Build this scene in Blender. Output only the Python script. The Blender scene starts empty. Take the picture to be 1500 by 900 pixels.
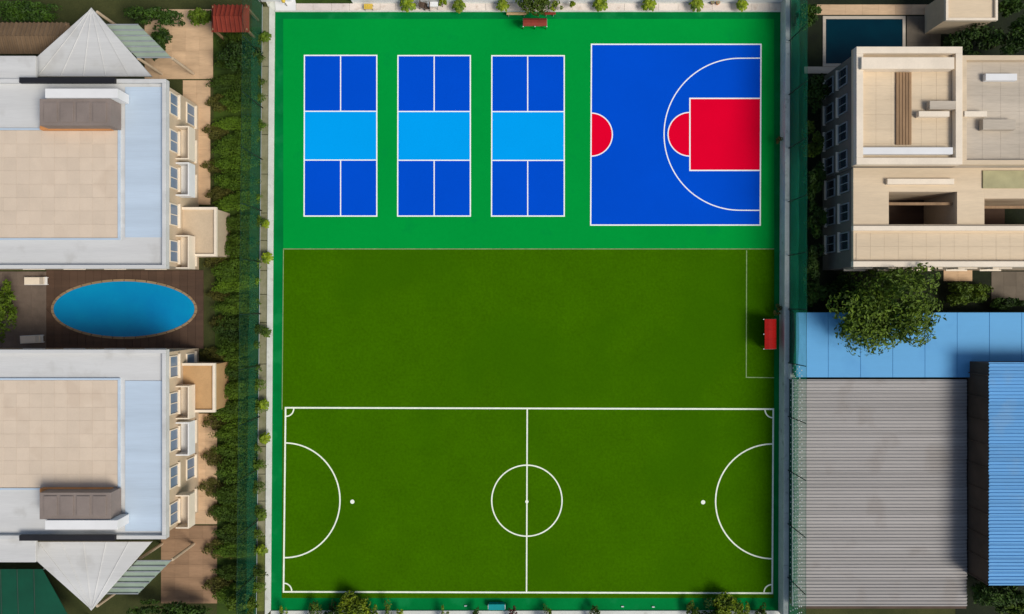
import bpy, math, random
from mathutils import Vector, noise
random.seed(7)
R = math.radians
sc = bpy.context.scene
# ------------------------------------------------------------ camera, sky, sun, exposure
H = 60.0                     # drone height in metres, looking straight down
S = 17.5                     # photograph pixels per metre on the ground
cd = bpy.data.cameras.new('camera'); cam = bpy.data.objects.new('camera', cd)
sc.collection.objects.link(cam); cam.location = (0, 0, H)
cd.sensor_width = 36; cd.lens = 36*H/(1500/S); cd.clip_end = 3000; cd.clip_start = .5
sc.camera = cam
SUN_EL, SUN_TO = 50, Vector((-.86, .50))      # light travels towards upper left of the picture
w = bpy.data.worlds.new("World"); sc.world = w; w.use_nodes = True
nt = w.node_tree; sky = nt.nodes.new('ShaderNodeTexSky'); sky.sky_type = 'NISHITA'
sky.sun_disc = False; sky.sun_elevation = R(SUN_EL)
sky.sun_rotation = math.atan2(-SUN_TO.x, -SUN_TO.y); sky.air_density = 1.0; sky.dust_density = 2.5
nt.links.new(sky.outputs[0], nt.nodes['Background'].inputs[0]); nt.nodes['Background'].inputs[1].default_value = .088
sd = bpy.data.lights.new('sun', 'SUN'); sd.energy = 2.55; sd.angle = R(24); sd.color = (1, .955, .88)
so = bpy.data.objects.new('sun', sd); sc.collection.objects.link(so)
d = Vector((SUN_TO.x*math.cos(R(SUN_EL)), SUN_TO.y*math.cos(R(SUN_EL)), -math.sin(R(SUN_EL))))
so.rotation_euler = d.to_track_quat('-Z', 'Y').to_euler(); so.location = (40, -30, 60)
sc.view_settings.view_transform = 'Standard'; sc.view_settings.look = 'None'
sc.view_settings.exposure = 0.12; sc.view_settings.gamma = 1

# ------------------------------------------------------------ helpers
def lin(c):
    return tuple(((v/255)/12.92 if v <= 10 else (((v/255)+.055)/1.055)**2.4) for v in c)
MATS = {}
def mat(name, rgb, rough=.8, var=.12, scale=.6, fine=0, stretch=(1, 1, 1), spots=None, bump=0, spec=.3, objvar=0, fscale=9, second=None):
    """rgb is the surface's sRGB colour; variation is wear, dirt and grain"""
    if name in MATS: return MATS[name]
    m = bpy.data.materials.new(name); m.use_nodes = True; t = m.node_tree; N = t.nodes; L = t.links
    b = N['Principled BSDF']; b.inputs['Roughness'].default_value = rough
    b.inputs['Specular IOR Level'].default_value = spec
    c = lin(rgb)
    geo = N.new('ShaderNodeNewGeometry')
    mp = N.new('ShaderNodeMapping'); mp.inputs['Scale'].default_value = stretch
    L.new(geo.outputs['Position'], mp.inputs[0])
    n = N.new('ShaderNodeTexNoise'); n.inputs['Scale'].default_value = scale; n.inputs['Detail'].default_value = 6; n.inputs['Roughness'].default_value = .6
    L.new(mp.outputs[0], n.inputs['Vector'])
    cr = N.new('ShaderNodeValToRGB'); cr.color_ramp.elements[0].position = .3; cr.color_ramp.elements[1].position = .7
    sec = lin(second) if second else tuple(v*(1-2*var) for v in c)
    cr.color_ramp.elements[0].color = (*sec, 1)
    cr.color_ramp.elements[1].color = (*(c if second else tuple(min(1, v*(1+var)) for v in c)), 1)
    L.new(n.outputs[0], cr.inputs[0]); out = cr.outputs[0]
    if fine:
        f = N.new('ShaderNodeTexNoise'); f.inputs['Scale'].default_value = fscale; f.inputs['Detail'].default_value = 3
        L.new(mp.outputs[0], f.inputs['Vector'])
        mr = N.new('ShaderNodeMapRange'); mr.inputs['From Min'].default_value = .3; mr.inputs['From Max'].default_value = .7
        mr.inputs['To Min'].default_value = 1-fine; mr.inputs['To Max'].default_value = 1+fine
        L.new(f.outputs[0], mr.inputs[0])
        hs = N.new('ShaderNodeHueSaturation'); L.new(out, hs.inputs['Color']); L.new(mr.outputs[0], hs.inputs['Value']); out = hs.outputs[0]
    if objvar:
        oi = N.new('ShaderNodeObjectInfo'); mr = N.new('ShaderNodeMapRange')
        mr.inputs['To Min'].default_value = 1-objvar; mr.inputs['To Max'].default_value = 1+objvar
        L.new(oi.outputs['Random'], mr.inputs[0])
        hs = N.new('ShaderNodeHueSaturation'); L.new(out, hs.inputs['Color']); L.new(mr.outputs[0], hs.inputs['Value']); out = hs.outputs[0]
    if spots:
        v = N.new('ShaderNodeTexNoise'); v.inputs['Scale'].default_value = spots[0]; v.inputs['Detail'].default_value = 8
        L.new(geo.outputs['Position'], v.inputs['Vector'])
        r2 = N.new('ShaderNodeValToRGB'); r2.color_ramp.elements[0].position = spots[1]; r2.color_ramp.elements[1].position = spots[1]+.1
        r2.color_ramp.elements[0].color = (0, 0, 0, 1); r2.color_ramp.elements[1].color = (spots[3],)*3+(1,)
        L.new(v.outputs[0], r2.inputs[0])
        mx = N.new('ShaderNodeMix'); mx.data_type = 'RGBA'; L.new(r2.outputs[0], mx.inputs[0]); L.new(out, mx.inputs[6])
        mx.inputs[7].default_value = (*lin(spots[2]), 1); out = mx.outputs[2]
    L.new(out, b.inputs['Base Color'])
    if bump:
        bn = N.new('ShaderNodeTexNoise'); bn.inputs['Scale'].default_value = 25; L.new(geo.outputs['Position'], bn.inputs['Vector'])
        bp = N.new('ShaderNodeBump'); bp.inputs['Strength'].default_value = bump; bp.inputs['Distance'].default_value = .05
        L.new(bn.outputs[0], bp.inputs['Height']); L.new(bp.outputs[0], b.inputs['Normal'])
    MATS[name] = m; return m

class MB:
    def __init__(s): s.v = []; s.f = []
    def add(s, vs, fs):
        o = len(s.v); s.v += [tuple(v) for v in vs]; s.f += [tuple(i+o for i in f) for f in fs]; return s
    def box(s, x0, y0, z0, x1, y1, z1):
        if x0 > x1: x0, x1 = x1, x0
        if y0 > y1: y0, y1 = y1, y0
        return s.add([(x0,y0,z0),(x1,y0,z0),(x1,y1,z0),(x0,y1,z0),(x0,y0,z1),(x1,y0,z1),(x1,y1,z1),(x0,y1,z1)],
              [(3,2,1,0),(4,5,6,7),(0,1,5,4),(1,2,6,5),(2,3,7,6),(3,0,4,7)])
    def prism(s, pts, z0, z1):
        a = sum(pts[i][0]*pts[(i+1)%len(pts)][1]-pts[(i+1)%len(pts)][0]*pts[i][1] for i in range(len(pts)))
        if a < 0: pts = pts[::-1]
        n = len(pts)
        return s.add([(x,y,z0) for x,y in pts]+[(x,y,z1) for x,y in pts],
              [tuple(range(n-1,-1,-1)), tuple(range(n,2*n))]+[(i,(i+1)%n,n+(i+1)%n,n+i) for i in range(n)])
    def sheet(s, pts, z):
        a = sum(pts[i][0]*pts[(i+1)%len(pts)][1]-pts[(i+1)%len(pts)][0]*pts[i][1] for i in range(len(pts)))
        if a < 0: pts = pts[::-1]
        return s.add([(x,y,z) for x,y in pts], [tuple(range(len(pts)))])
    def band(s, pts, wd, z, closed=False):
        """a painted line of width wd along pts"""
        n = len(pts); vs = []
        for i in range(n):
            p = Vector(pts[i])
            a = Vector(pts[(i-1) % n]) if (closed or i > 0) else None
            b = Vector(pts[(i+1) % n]) if (closed or i < n-1) else None
            d1 = (p-a).normalized() if a is not None else None; d2 = (b-p).normalized() if b is not None else None
            if d1 is None: d1 = d2
            if d2 is None: d2 = d1
            t = (d1+d2).normalized(); nn = Vector((-t.y, t.x)); k = wd/2/max(.3, nn.dot(Vector((-d1.y, d1.x))))
            vs += [(p.x+nn.x*k, p.y+nn.y*k, z), (p.x-nn.x*k, p.y-nn.y*k, z)]
        fs = []
        for i in range(n if closed else n-1):
            j = (i+1) % n; fs.append((2*i, 2*i+1, 2*j+1, 2*j))
        return s.add(vs, fs)
    def tube(s, p0, p1, r0, r1=None, n=8, caps=True):
        r1 = r0 if r1 is None else r1; p0 = Vector(p0); p1 = Vector(p1); ax = (p1-p0).normalized()
        u = ax.orthogonal().normalized(); v = ax.cross(u)
        vs = []
        for p, r in ((p0, r0), (p1, r1)):
            for i in range(n):
                a = 2*math.pi*i/n; vs.append(p+u*math.cos(a)*r+v*math.sin(a)*r)
        fs = [(i, (i+1)%n, n+(i+1)%n, n+i) for i in range(n)]
        if caps: fs += [tuple(range(n-1,-1,-1)), tuple(range(n,2*n))]
        return s.add(vs, fs)
    def path(s, ps, rs, n=6):
        for i in range(len(ps)-1): s.tube(ps[i], ps[i+1], rs[i], rs[i+1], n)
        return s

ORG = {}
def mesh_obj(name, mb, m, parent=None, bevel=0, smooth=False):
    o0 = ORG.get(parent, Vector((0,0,0))) if parent else Vector((0,0,0))
    me = bpy.data.meshes.new(name)
    me.from_pydata([(v[0]-o0[0], v[1]-o0[1], v[2]-o0[2]) for v in mb.v], [], mb.f); me.update()
    if m: me.materials.append(m)
    if smooth:
        for p in me.polygons: p.use_smooth = True
    o = bpy.data.objects.new(name, me); sc.collection.objects.link(o)
    if parent: o.parent = parent; ORG[o] = Vector(o0)
    if bevel:
        b = o.modifiers.new('bevel', 'BEVEL'); b.width = bevel; b.segments = 2; b.limit_method = 'ANGLE'
    return o
def tag(o, label=None, cat=None, group=None, kind=None):
    if label: o['label'] = label
    if cat: o['category'] = cat
    if group: o['group'] = group
    if kind: o['kind'] = kind
    return o
def thing(name, label, cat, loc, group=None):
    o = bpy.data.objects.new(name, None); sc.collection.objects.link(o); o.location = loc; ORG[o] = Vector(loc)
    return tag(o, label, cat, group)
def solid(name, label, cat, mb, m, loc, group=None, bevel=0, smooth=False):
    me_o = mesh_obj(name, mb, m, None, bevel, smooth)
    for v in me_o.data.vertices: v.co -= Vector(loc)
    me_o.location = loc
    return tag(me_o, label, cat, group)
def struct(name, mb, m, bevel=0): return tag(mesh_obj(name, mb, m, None, bevel), kind='structure')
def piece(name, src, parent, loc, rot=0, scale=(1,1,1)):
    """another object sharing src's mesh, at a world place, under parent"""
    o = bpy.data.objects.new(name, src); sc.collection.objects.link(o)
    o0 = ORG.get(parent, Vector((0,0,0))); o.parent = parent
    o.location = Vector(loc)-o0; o.rotation_euler = (0,0,rot); o.scale = scale; return o
def copy_thing(src, loc, rotz=0, scale=1, label=None):
    c = src.copy(); sc.collection.objects.link(c); c.location = loc; c.rotation_euler = (0,0,rotz)
    c.scale = (scale,)*3 if not isinstance(scale, tuple) else scale
    if label: c['label'] = label
    for ch in list(src.children):
        d = ch.copy(); sc.collection.objects.link(d); d.parent = c
        for g in list(ch.children):
            e = g.copy(); sc.collection.objects.link(e); e.parent = d
    return c
def W(px, py, z=0):
    k = (H-z)/H/S; return ((px-750)*k, (450-py)*k)
def wbox(mb, a, b, c, d, z0, z1):
    x0, y0 = W(a, b, z1); x1, y1 = W(c, d, z1); return mb.box(x0, y0, z0, x1, y1, z1)
def unit_box(name, sx, sy, sz, m, inset=0):
    mb = MB()
    if inset:
        i = inset
        mb.add([(-sx/2,-sy/2,-sz),(sx/2,-sy/2,-sz),(sx/2,sy/2,-sz),(-sx/2,sy/2,-sz),
                (-sx/2,-sy/2,-i),(sx/2,-sy/2,-i),(sx/2,sy/2,-i),(-sx/2,sy/2,-i),
                (-sx/2+i,-sy/2+i,0),(sx/2-i,-sy/2+i,0),(sx/2-i,sy/2-i,0),(-sx/2+i,sy/2-i,0)],
               [(3,2,1,0),(8,9,10,11)]+[(a,b,b+4,a+4) for k in (0,4) for a,b in ((k,k+1),(k+1,k+2),(k+2,k+3),(k+3,k))])
    else: mb.box(-sx/2,-sy/2,-sz,sx/2,sy/2,0)
    me = bpy.data.meshes.new(name); me.from_pydata(mb.v, [], mb.f); me.update(); me.materials.append(m); return me
def tile_area(parent, name, m, x0, y0, x1, y1, z, sx, sy, gap=.007, t=.03, jig=.003):
    """separate slabs laid over a rectangle, each a part"""
    if x0 > x1: x0, x1 = x1, x0
    if y0 > y1: y0, y1 = y1, y0
    nx = max(1, round((x1-x0)/sx)); ny = max(1, round((y1-y0)/sy)); sx = (x1-x0)/nx; sy = (y1-y0)/ny
    me = unit_box(name, sx-gap, sy-gap, t, m, .004)
    for i in range(nx):
        for j in range(ny):
            piece(name, me, parent, (x0+(i+.5)*sx, y0+(j+.5)*sy, z+t+random.uniform(-jig, jig)), random.uniform(-.002, .002))

# ------------------------------------------------------------ materials
GREEN = mat('green_acrylic_coating', (0,147,56), .8, .035, .12, .02, fscale=3, spots=(.5, .60, (0,136,58), .5), spec=.02)
APRON = mat('weathered_green_apron', (2,120,56), .8, .10, .35, .06, spots=(.6, .56, (24,132,72), .5), spec=.02)
DBLUE = mat('deep_blue_acrylic', (0,76,200), .8, .03, .15, .015, spec=.02)
LBLUE = mat('light_blue_acrylic', (0,158,236), .8, .02, .15, .015, spec=.02)
RED = mat('red_acrylic', (226,0,44), .8, .03, .2, .015, spec=.02)
LINE = mat('white_line_paint', (242,244,242), .7, .03, 2, .03)
TLINE = mat('white_turf_line', (238,244,224), .9, .06, 2, .08, fscale=20)
FAINT = mat('worn_turf_line', (140,165,110), .9, .15, 3, .1, fscale=20)
TURF = mat('artificial_turf', (58,101,0), .95, .05, .3, .13, fscale=5, spots=(.09, .50, (50,94,0), .5), bump=.4, spec=.02)
PAVE = mat('pale_paving', (220,208,196), .85, .07, .5, .05, objvar=.06, spots=(1.1, .6, (168,146,128), .45))
WKERB = mat('white_kerb', (208,210,200), .8, .08, .6, .05, spots=(1.5,.6,(150,150,130),.4))
SOIL = mat('planter_soil', (142,138,112), .95, .2, .9, .1, second=(112,112,78))
GROUND = mat('garden_earth', (70,72,36), .95, .3, .25, .15, second=(44,52,20), bump=.4)
WWALL = mat('white_render', (224,224,222), .85, .04, .4)
GWALL = mat('grey_concrete_coping', (198,204,196), .8, .08, .7, .06, spots=(1.8,.6,(140,144,136),.5))
ROOFW = mat('pale_grey_roof', (202,202,199), .75, .06, .5, .03, stretch=(.12,1.6,1), spots=(.5,.57,(172,170,164),.4))
ROOFB = mat('pale_blue_roof', (184,200,214), .7, .06, .5, .03, stretch=(.1,1.8,1))
TERR = mat('beige_terrace_tile', (210,192,170), .8, .04, .4, .02, objvar=.035, spots=(.4,.58,(186,166,144),.4))
CREAM = mat('cream_render', (196,176,148), .85, .08, .5, .04)
OCHRE = mat('ochre_render', (188,150,104), .85, .1, .5, .04)
STONE = mat('beige_stone_roof', (212,192,162), .85, .07, .5, .04, stretch=(.2,1.5,1))
PSTONE = mat('pale_stone_coping', (230,216,194), .8, .05, .5, .03)
GREYST = mat('grey_stone_deck', (190,178,160), .85, .10, .6, .05, stretch=(.2,1.6,1))
WOOD = mat('brown_timber', (150,120,88), .75, .12, .7, .08, stretch=(3,.4,1), objvar=.08)
DWOOD = mat('dark_brown_deck', (84,64,50), .8, .14, .6, .06, stretch=(.2,3,1), objvar=.12)
BOXROOF = mat('brown_grey_panel', (134,122,114), .7, .08, .6, .03)
METAL = mat('galvanised_metal', (150,156,158), .4, .1, 1)
DMETAL = mat('dark_green_metal', (14,46,34), .5, .1, 1)
CORR = mat('grey_corrugated_sheet', (158,154,150), .6, .08, .35, .03, stretch=(.15,2.5,1), objvar=.05, spots=(.35,.55,(134,126,118),.4))
BCORR = mat('blue_corrugated_sheet', (92,156,206), .65, .08, .35, .04, stretch=(.15,2.5,1), objvar=.05, spots=(.4,.57,(120,158,190),.4))
BLUER = mat('blue_membrane_roof', (88,160,210), .6, .04, .3, .02, stretch=(.2,1.5,1), spots=(.25,.56,(70,140,196),.4))
DARKW = mat('dark_cladding', (84,68,56), .8, .15, .5)
SHEDW = mat('shed_siding', (150,150,144), .6, .1, .5)
REDM = mat('red_canopy_sheet', (168,26,22), .6, .08, .8, spec=.08)
BRED = mat('faded_red_canopy_sheet', (140,62,48), .6, .08, .8, spec=.1)
TEALP = mat('teal_plastic', (0,140,140), .35, .08, 1)
TAN = mat('tan_timber', (206,172,124), .8, .1, 1)
ORANGE = mat('orange_terracotta', (204,140,84), .8, .08, .8)
TRUNK = mat('brown_bark', (96,80,60), .9, .2, 3)
YEL = mat('yellow_board', (214,180,70), .7, .08, 1)
TILE = mat('red_clay_tile', (128,50,34), .8, .12, .9, objvar=.1)
LEAF = mat('bright_leaf', (136,152,12), .6, .1, 1.8, .35, fscale=5, second=(40,72,6), objvar=.12)
LEAFD = mat('deep_green_leaf', (56,84,10), .65, .1, 1.2, .3, fscale=5, second=(22,44,4), objvar=.2)
LEAFM = mat('mid_green_leaf', (92,114,14), .65, .1, 1.2, .3, fscale=5, second=(40,62,8), objvar=.25)
HEDGE = mat('hedge_leaf', (88,114,18), .7, .1, .5, .3, fscale=5, second=(42,68,8), objvar=.35, stretch=(.25,1.6,1))
LEAFR = mat('reddish_leaf', (110,50,40), .65, .1, 2, .2, second=(60,24,20))
LEAFB = mat('dry_brown_leaf', (98,96,34), .7, .1, 2, .2, second=(62,64,20))
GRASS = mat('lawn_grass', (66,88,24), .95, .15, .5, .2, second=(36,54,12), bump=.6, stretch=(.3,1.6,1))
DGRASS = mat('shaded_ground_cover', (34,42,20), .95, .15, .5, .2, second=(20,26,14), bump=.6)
BED = mat('olive_bed', (104,112,52), .95, .15, .5, .2, second=(84,90,40), bump=.6)
SHADOW = mat('shadow_line_black', (34,34,38), .6, .1, 1)
OLIVE = mat('olive_gravel', (172,166,126), .9, .1, .8)
HWALL = mat('shade_darkened_render', (112,106,98), .85, .1, .5)  # colour darkened to carry the shade on the house's west wall
VPANE = mat('pale_window_glass', (118,136,156), .2, .1, .3)
AWN = mat('dark_green_awning', (4,74,52), .7, .1, .6)
GGLASS = mat('grey_green_glazing', (150,166,148), .3, .08, .5)
def glass_mat(name, rgb, rough):
    m = mat(name, rgb, rough, .1, .3); m.node_tree.nodes['Principled BSDF'].inputs['Specular IOR Level'].default_value = .5; return m
PANE = glass_mat('dark_window_glass', (44,54,62), .1)
BPANE = glass_mat('blue_glass_panel', (120,160,200), .25)
def water_mat(name, a, b):
    m = mat(name, a, .08, .1, .18, second=b, bump=0); t = m.node_tree; bs = t.nodes['Principled BSDF']
    n = t.nodes.new('ShaderNodeTexNoise'); n.inputs['Scale'].default_value = 3
    bp = t.nodes.new('ShaderNodeBump'); bp.inputs['Strength'].default_value = .15; bp.inputs['Distance'].default_value = .05
    t.links.new(n.outputs[0], bp.inputs['Height']); t.links.new(bp.outputs[0], bs.inputs['Normal'])
    bs.inputs['Specular IOR Level'].default_value = .5; return m
WATER = water_mat('pool_water', (0,146,190), (0,120,178))
DWATER = water_mat('deep_pool_water', (0,50,62), (0,28,44)); DWATER.node_tree.nodes['Principled BSDF'].inputs['Specular IOR Level'].default_value = .12
def net_mat(nm, dens):
    m = bpy.data.materials.new(nm); m.use_nodes = True; t = m.node_tree; N = t.nodes; L = t.links
    b = N['Principled BSDF']; b.inputs['Base Color'].default_value = (*lin((24,128,96)), 1); b.inputs['Roughness'].default_value = .8
    tr = N.new('ShaderNodeBsdfTransparent'); mx = N.new('ShaderNodeMixShader')
    geo = N.new('ShaderNodeNewGeometry')
    # woven mesh: open holes on a 6 cm lattice, denser threads in bands
    mp = N.new('ShaderNodeMapping'); mp.inputs['Scale'].default_value = (1, 3.2, 3.2); L.new(geo.outputs['Position'], mp.inputs[0])
    n = N.new('ShaderNodeTexNoise'); n.inputs['Scale'].default_value = .5; L.new(mp.outputs[0], n.inputs['Vector'])
    v = N.new('ShaderNodeTexVoronoi'); v.inputs['Scale'].default_value = .9; L.new(mp.outputs[0], v.inputs['Vector']); v.inputs['Randomness'].default_value = .3
    r = N.new('ShaderNodeMapRange'); r.inputs['From Min'].default_value = .08; r.inputs['From Max'].default_value = .2
    r.inputs['To Min'].default_value = dens*.45; r.inputs['To Max'].default_value = dens; L.new(v.outputs['Distance'], r.inputs[0])
    a = N.new('ShaderNodeMath'); a.operation = 'MULTIPLY_ADD'; L.new(n.outputs[0], a.inputs[0]); a.inputs[1].default_value = .2
    L.new(r.outputs[0], a.inputs[2])
    s = N.new('ShaderNodeMath'); s.operation = 'SUBTRACT'; L.new(a.outputs[0], s.inputs[0]); s.inputs[1].default_value = .088
    tl = N.new('ShaderNodeBsdfTranslucent'); tl.inputs[0].default_value = (*lin((24,128,96)), 1); m2 = N.new('ShaderNodeMixShader')
    m2.inputs[0].default_value = .5; L.new(b.outputs[0], m2.inputs[1]); L.new(tl.outputs[0], m2.inputs[2])
    L.new(s.outputs[0], mx.inputs[0]); L.new(tr.outputs[0], mx.inputs[1]); L.new(m2.outputs[0], mx.inputs[2])
    L.new(mx.outputs[0], N['Material Output'].inputs[0]); return m
NET = net_mat('green_upper_net', .32); SCREEN = net_mat('green_wind_screen', .64); LNET = net_mat('thin_green_net', .14); LSCREEN = net_mat('thin_green_screen', .38)

# ------------------------------------------------------------ ground and courts (structure)
struct('ground', MB().box(-900,-900,-.6,900,900,-.03), GROUND)
Q = lambda *pp: [W(*p) for p in pp]
base = struct('court_slab', MB().prism(Q((403,18),(1149,18),(1146,894),(397,894)), -.4, .0), APRON)
play = MB().sheet(Q((415,28),(1134,28),(1134,366),(415,366)), .004)
struct('green_court', play, GREEN)
turf = struct('turf_field', MB().prism(Q((415,365.5),(1134,365.5),(1133,876),(413,876)), .004, .03), TURF)
mesh_obj('edge_line', MB().band(Q((415,365),(1134,365)), .07, .036), FAINT, turf)
mesh_obj('edge_line', MB().band(Q((415.4,366),(413.4,600)), .06, .036), FAINT, turf)
mesh_obj('box_line', MB().band(Q((1093.5,367),(1093,553),(1134,553.5)), .075, .036), FAINT, turf)
# football pitch on the turf
pitch = tag(thing('football_pitch', None, None, (0,0,0)), kind='structure')
zl = .035; LW = .135
def arc(cx, cy, rx, ry, a0, a1, n=48): return [W(cx+rx*math.cos(R(a0+(a1-a0)*i/n)), cy+ry*math.sin(R(a0+(a1-a0)*i/n))) for i in range(n+1)]
mesh_obj('touch_line', MB().band(Q((418.5,597.5),(1132.5,599.5),(1131,869),(415.5,867)), LW, zl, True), TLINE, pitch)
mesh_obj('halfway_line', MB().band(Q((772.3,599.5),(771.3,867.5)), LW*.85, zl+.003), TLINE, pitch)
mesh_obj('centre_circle', MB().band(arc(771.8,733.5,51.5,52,0,360,72)[:-1], LW*.8, zl+.006, True), TLINE, pitch)
mesh_obj('goal_area_arc', MB().band(arc(417.2,733,81,84,-90,90), LW*.85, zl+.003), TLINE, pitch)
mesh_obj('goal_area_arc', MB().band(arc(1131.6,734.5,83.5,84,90,270), LW*.85, zl+.003), TLINE, pitch)
for c in ((419.5,598.5,0,90),(1131.5,600.5,90,180),(1130,868,180,270),(416.5,866,270,360)):
    mesh_obj('corner_arc', MB().band(arc(c[0],c[1],11,11.5,c[2],c[3],14), LW*.8, zl+.003), TLINE, pitch)
for x, y, r_ in ((516.3,735,3.1),(1029.8,735.8,3.1),(771.8,735,2.4)):
    mesh_obj('penalty_spot' if r_ > 3 else 'centre_spot', MB().sheet(arc(x,y,r_,r_,0,360,20)[:-1], zl+.009), TLINE, pitch)
# pickleball courts
for x0, xm, x1, dy in ((446,499,552,0),(583,636,689,.3),(720.5,773,826.5,.5)):
    pc = tag(thing('pickleball_court', None, None, (*W(xm,199),0)), kind='structure')
    y0, y1, y2, y3 = 81.5+dy, 163.3+dy, 234.8+dy, 316.8
    for a, b, c, e in ((x0,y0,xm,y1),(xm,y0,x1,y1),(x0,y2,xm,y3),(xm,y2,x1,y3)):
        mesh_obj('service_court', MB().sheet(Q((a,b),(c,b),(c,e),(a,e)), .009), DBLUE, pc)
    mesh_obj('kitchen_zone', MB().sheet(Q((x0,y1),(x1,y1),(x1,y2),(x0,y2)), .009), LBLUE, pc)
    lw = .105
    mesh_obj('boundary_line', MB().band(Q((x0,y0),(x1,y0),(x1,y3),(x0-.5,y3)), lw, .015, True), LINE, pc)
    for a, b in (((x0,y1),(x1,y1)),((x0,y2),(x1,y2))): mesh_obj('kitchen_line', MB().band(Q(a,b), lw*.9, .013), LINE, pc)
    for a, b in (((xm,y0),(xm,y1)),((xm,y2),(xm,y3))): mesh_obj('centre_line', MB().band(Q(a,b), lw*.9, .017), LINE, pc)
# basketball half court
bc = tag(thing('basketball_court', None, None, (*W(990,197),0)), kind='structure')
mesh_obj('playing_area', MB().sheet(Q((866,65),(1115,65),(1113.5,330),(865,330)), .009), DBLUE, bc)
mesh_obj('key_area', MB().sheet(Q((1010.5,144.5),(1114,144.5),(1113.7,250),(1010.5,250)), .013), RED, bc)
mesh_obj('half_circle', MB().sheet(arc(1010.5,197,32,32,90,270), .013), RED, bc)
mesh_obj('centre_half_circle', MB().sheet(arc(866,197.5,31,31.5,-90,90), .013), RED, bc)
lw = .11
mesh_obj('boundary_line', MB().band(Q((866.3,65.3),(1114.6,65.3),(1113.4,330),(865.2,330)), lw, .025, True), LINE, bc)
mesh_obj('key_line', MB().band(Q((1114,144.5),(1010.5,144.5),(1010.5,250),(1113.7,250)), lw, .022), LINE, bc)
mesh_obj('free_throw_arc', MB().band(arc(1010.5,197,32,32,90,270), lw*.85, .019), LINE, bc)
mesh_obj('centre_arc', MB().band(arc(866,197.5,31,31.5,-90,90), lw*.85, .019), LINE, bc)
mesh_obj('three_point_line', MB().band([W(1114,85.5)]+arc(1084,197,111.3,111.3,270,90,70)+[W(1114,308.5)], lw*.85, .019), LINE, bc)

# ------------------------------------------------------------ kerbs and paving
kb = MB()
kb.prism(Q((395,8),(403,18),(397,894),(388.5,903)), -.3, .12)
tag(struct('kerb', kb, WKERB, .015))
struct('kerb', MB().prism(Q((403,16.3),(1146,16.3),(1149,18),(403,18)), -.3, .11), WKERB, .01)
struct('kerb', MB().prism(Q((1149.2,16),(1150.5,16),(1148,894),(1146.2,894)), -.3, .12), GWALL)
struct('kerb', MB().prism(Q((397.2,894.2),(1146.2,894.2),(1146.2,899),(397.2,899)), -.3, .115), WKERB, .01)
pv = tag(thing('pavement', None, None, (*W(770,0),0)), kind='structure')
mesh_obj('bedding', MB().prism(Q((376,-30),(1160,-30),(1149,16.1),(395.3,16.1)), -.3, .0), WKERB, pv)
x = 434
while x < 1146:
    wd = random.uniform(22, 30); e = min(x+wd, 1147)
    if 1147-e < 8: e = 1147
    (a, b), (c, d_) = W(x, 5.6), W(e, 16)
    mesh_obj('paving_slab', MB().prism([(a+.01,b),(c-.01,b),(c-.01,d_),(a+.01,d_)], 0, .05+random.uniform(-.004,.004)), PAVE, pv, .008)
    x = e
mesh_obj('paving_slab', MB().prism(Q((432,-3),(513,-3),(517,5.4),(434,5.4)), 0, .04), GRASS, pv)
mesh_obj('paving_slab', MB().prism(Q((402,-12),(432,-12),(433.5,16),(404,16)), 0, .07), WWALL, pv, .01)
pv2 = tag(thing('pavement', None, None, (*W(770,915),0)), kind='structure')
me = unit_box('paving_slab', 1.18, .98, .05, PAVE, .01)
for i in range(36):
    for j in range(3): piece('paving_slab', me, pv2, (W(400,0)[0]+.62+i*1.2, W(0,899.2)[1]-.5-j, .075+random.uniform(-.004,.004)))
# planted strips along the long sides
ls = tag(thing('planting_strip', None, None, (*W(389,450),0)), kind='structure')
cols = [SOIL]*12
yy = 10
while yy < 896:
    e = min(yy+random.uniform(34, 62), 896); k0 = yy/894; k1 = e/894
    g = BED if e > 828 else SOIL
    mesh_obj('bed_panel', MB().prism(Q((383-6*k0,yy+.5),(395-7*k0,yy+.5),(395-7*k1,e-.5),(383-6*k1,e-.5)), -.1, .04+random.uniform(-.01,.01)), g, ls)
    yy = e
struct('planting_strip', MB().prism(Q((1150.5,16),(1156,16),(1154,894),(1148,894)), -.3, .05), SOIL)
struct('lawn', MB().sheet(Q((312,40),(384,40),(377,920),(318,920)), -.004), GRASS)
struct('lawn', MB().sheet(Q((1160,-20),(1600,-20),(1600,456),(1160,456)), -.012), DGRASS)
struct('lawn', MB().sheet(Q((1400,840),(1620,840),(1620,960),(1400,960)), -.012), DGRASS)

# ------------------------------------------------------------ walls and nets round the courts
def wall_blocks(name, label, pts, z, wd, m, cap):
    (x0,y0), (x1,y1) = pts
    t = thing(name, label, 'wall', ((x0+x1)/2,(y0+y1)/2,0))
    dx, dy = x1-x0, y1-y0; Ln = math.hypot(dx,dy); ux, uy = dx/Ln, dy/Ln; nx, ny = -uy*wd/2, ux*wd/2
    mesh_obj('wall', MB().prism([(x0-nx,y0-ny),(x1-nx,y1-ny),(x1+nx,y1+ny),(x0+nx,y0+ny)], -.3, z-.08), m, t)
    n = max(1, round(Ln/4.4))
    for i in range(n):
        a, b = i/n*Ln+.01, (i+1)/n*Ln-.01; q = 1.12
        mesh_obj('coping', MB().prism([(x0+ux*a-nx*q,y0+uy*a-ny*q),(x0+ux*b-nx*q,y0+uy*b-ny*q),(x0+ux*b+nx*q,y0+uy*b+ny*q),(x0+ux*a+nx*q,y0+uy*a+ny*q)], z-.08, z+random.uniform(-.004,.004)), cap, t, .012)
    return t
wall_blocks('boundary_wall', 'long grey concrete wall under the green net right of the courts', (W(1155,-14,1.2), W(1151.5,905,1.2)), 1.2, .40, GWALL, GWALL)
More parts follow.
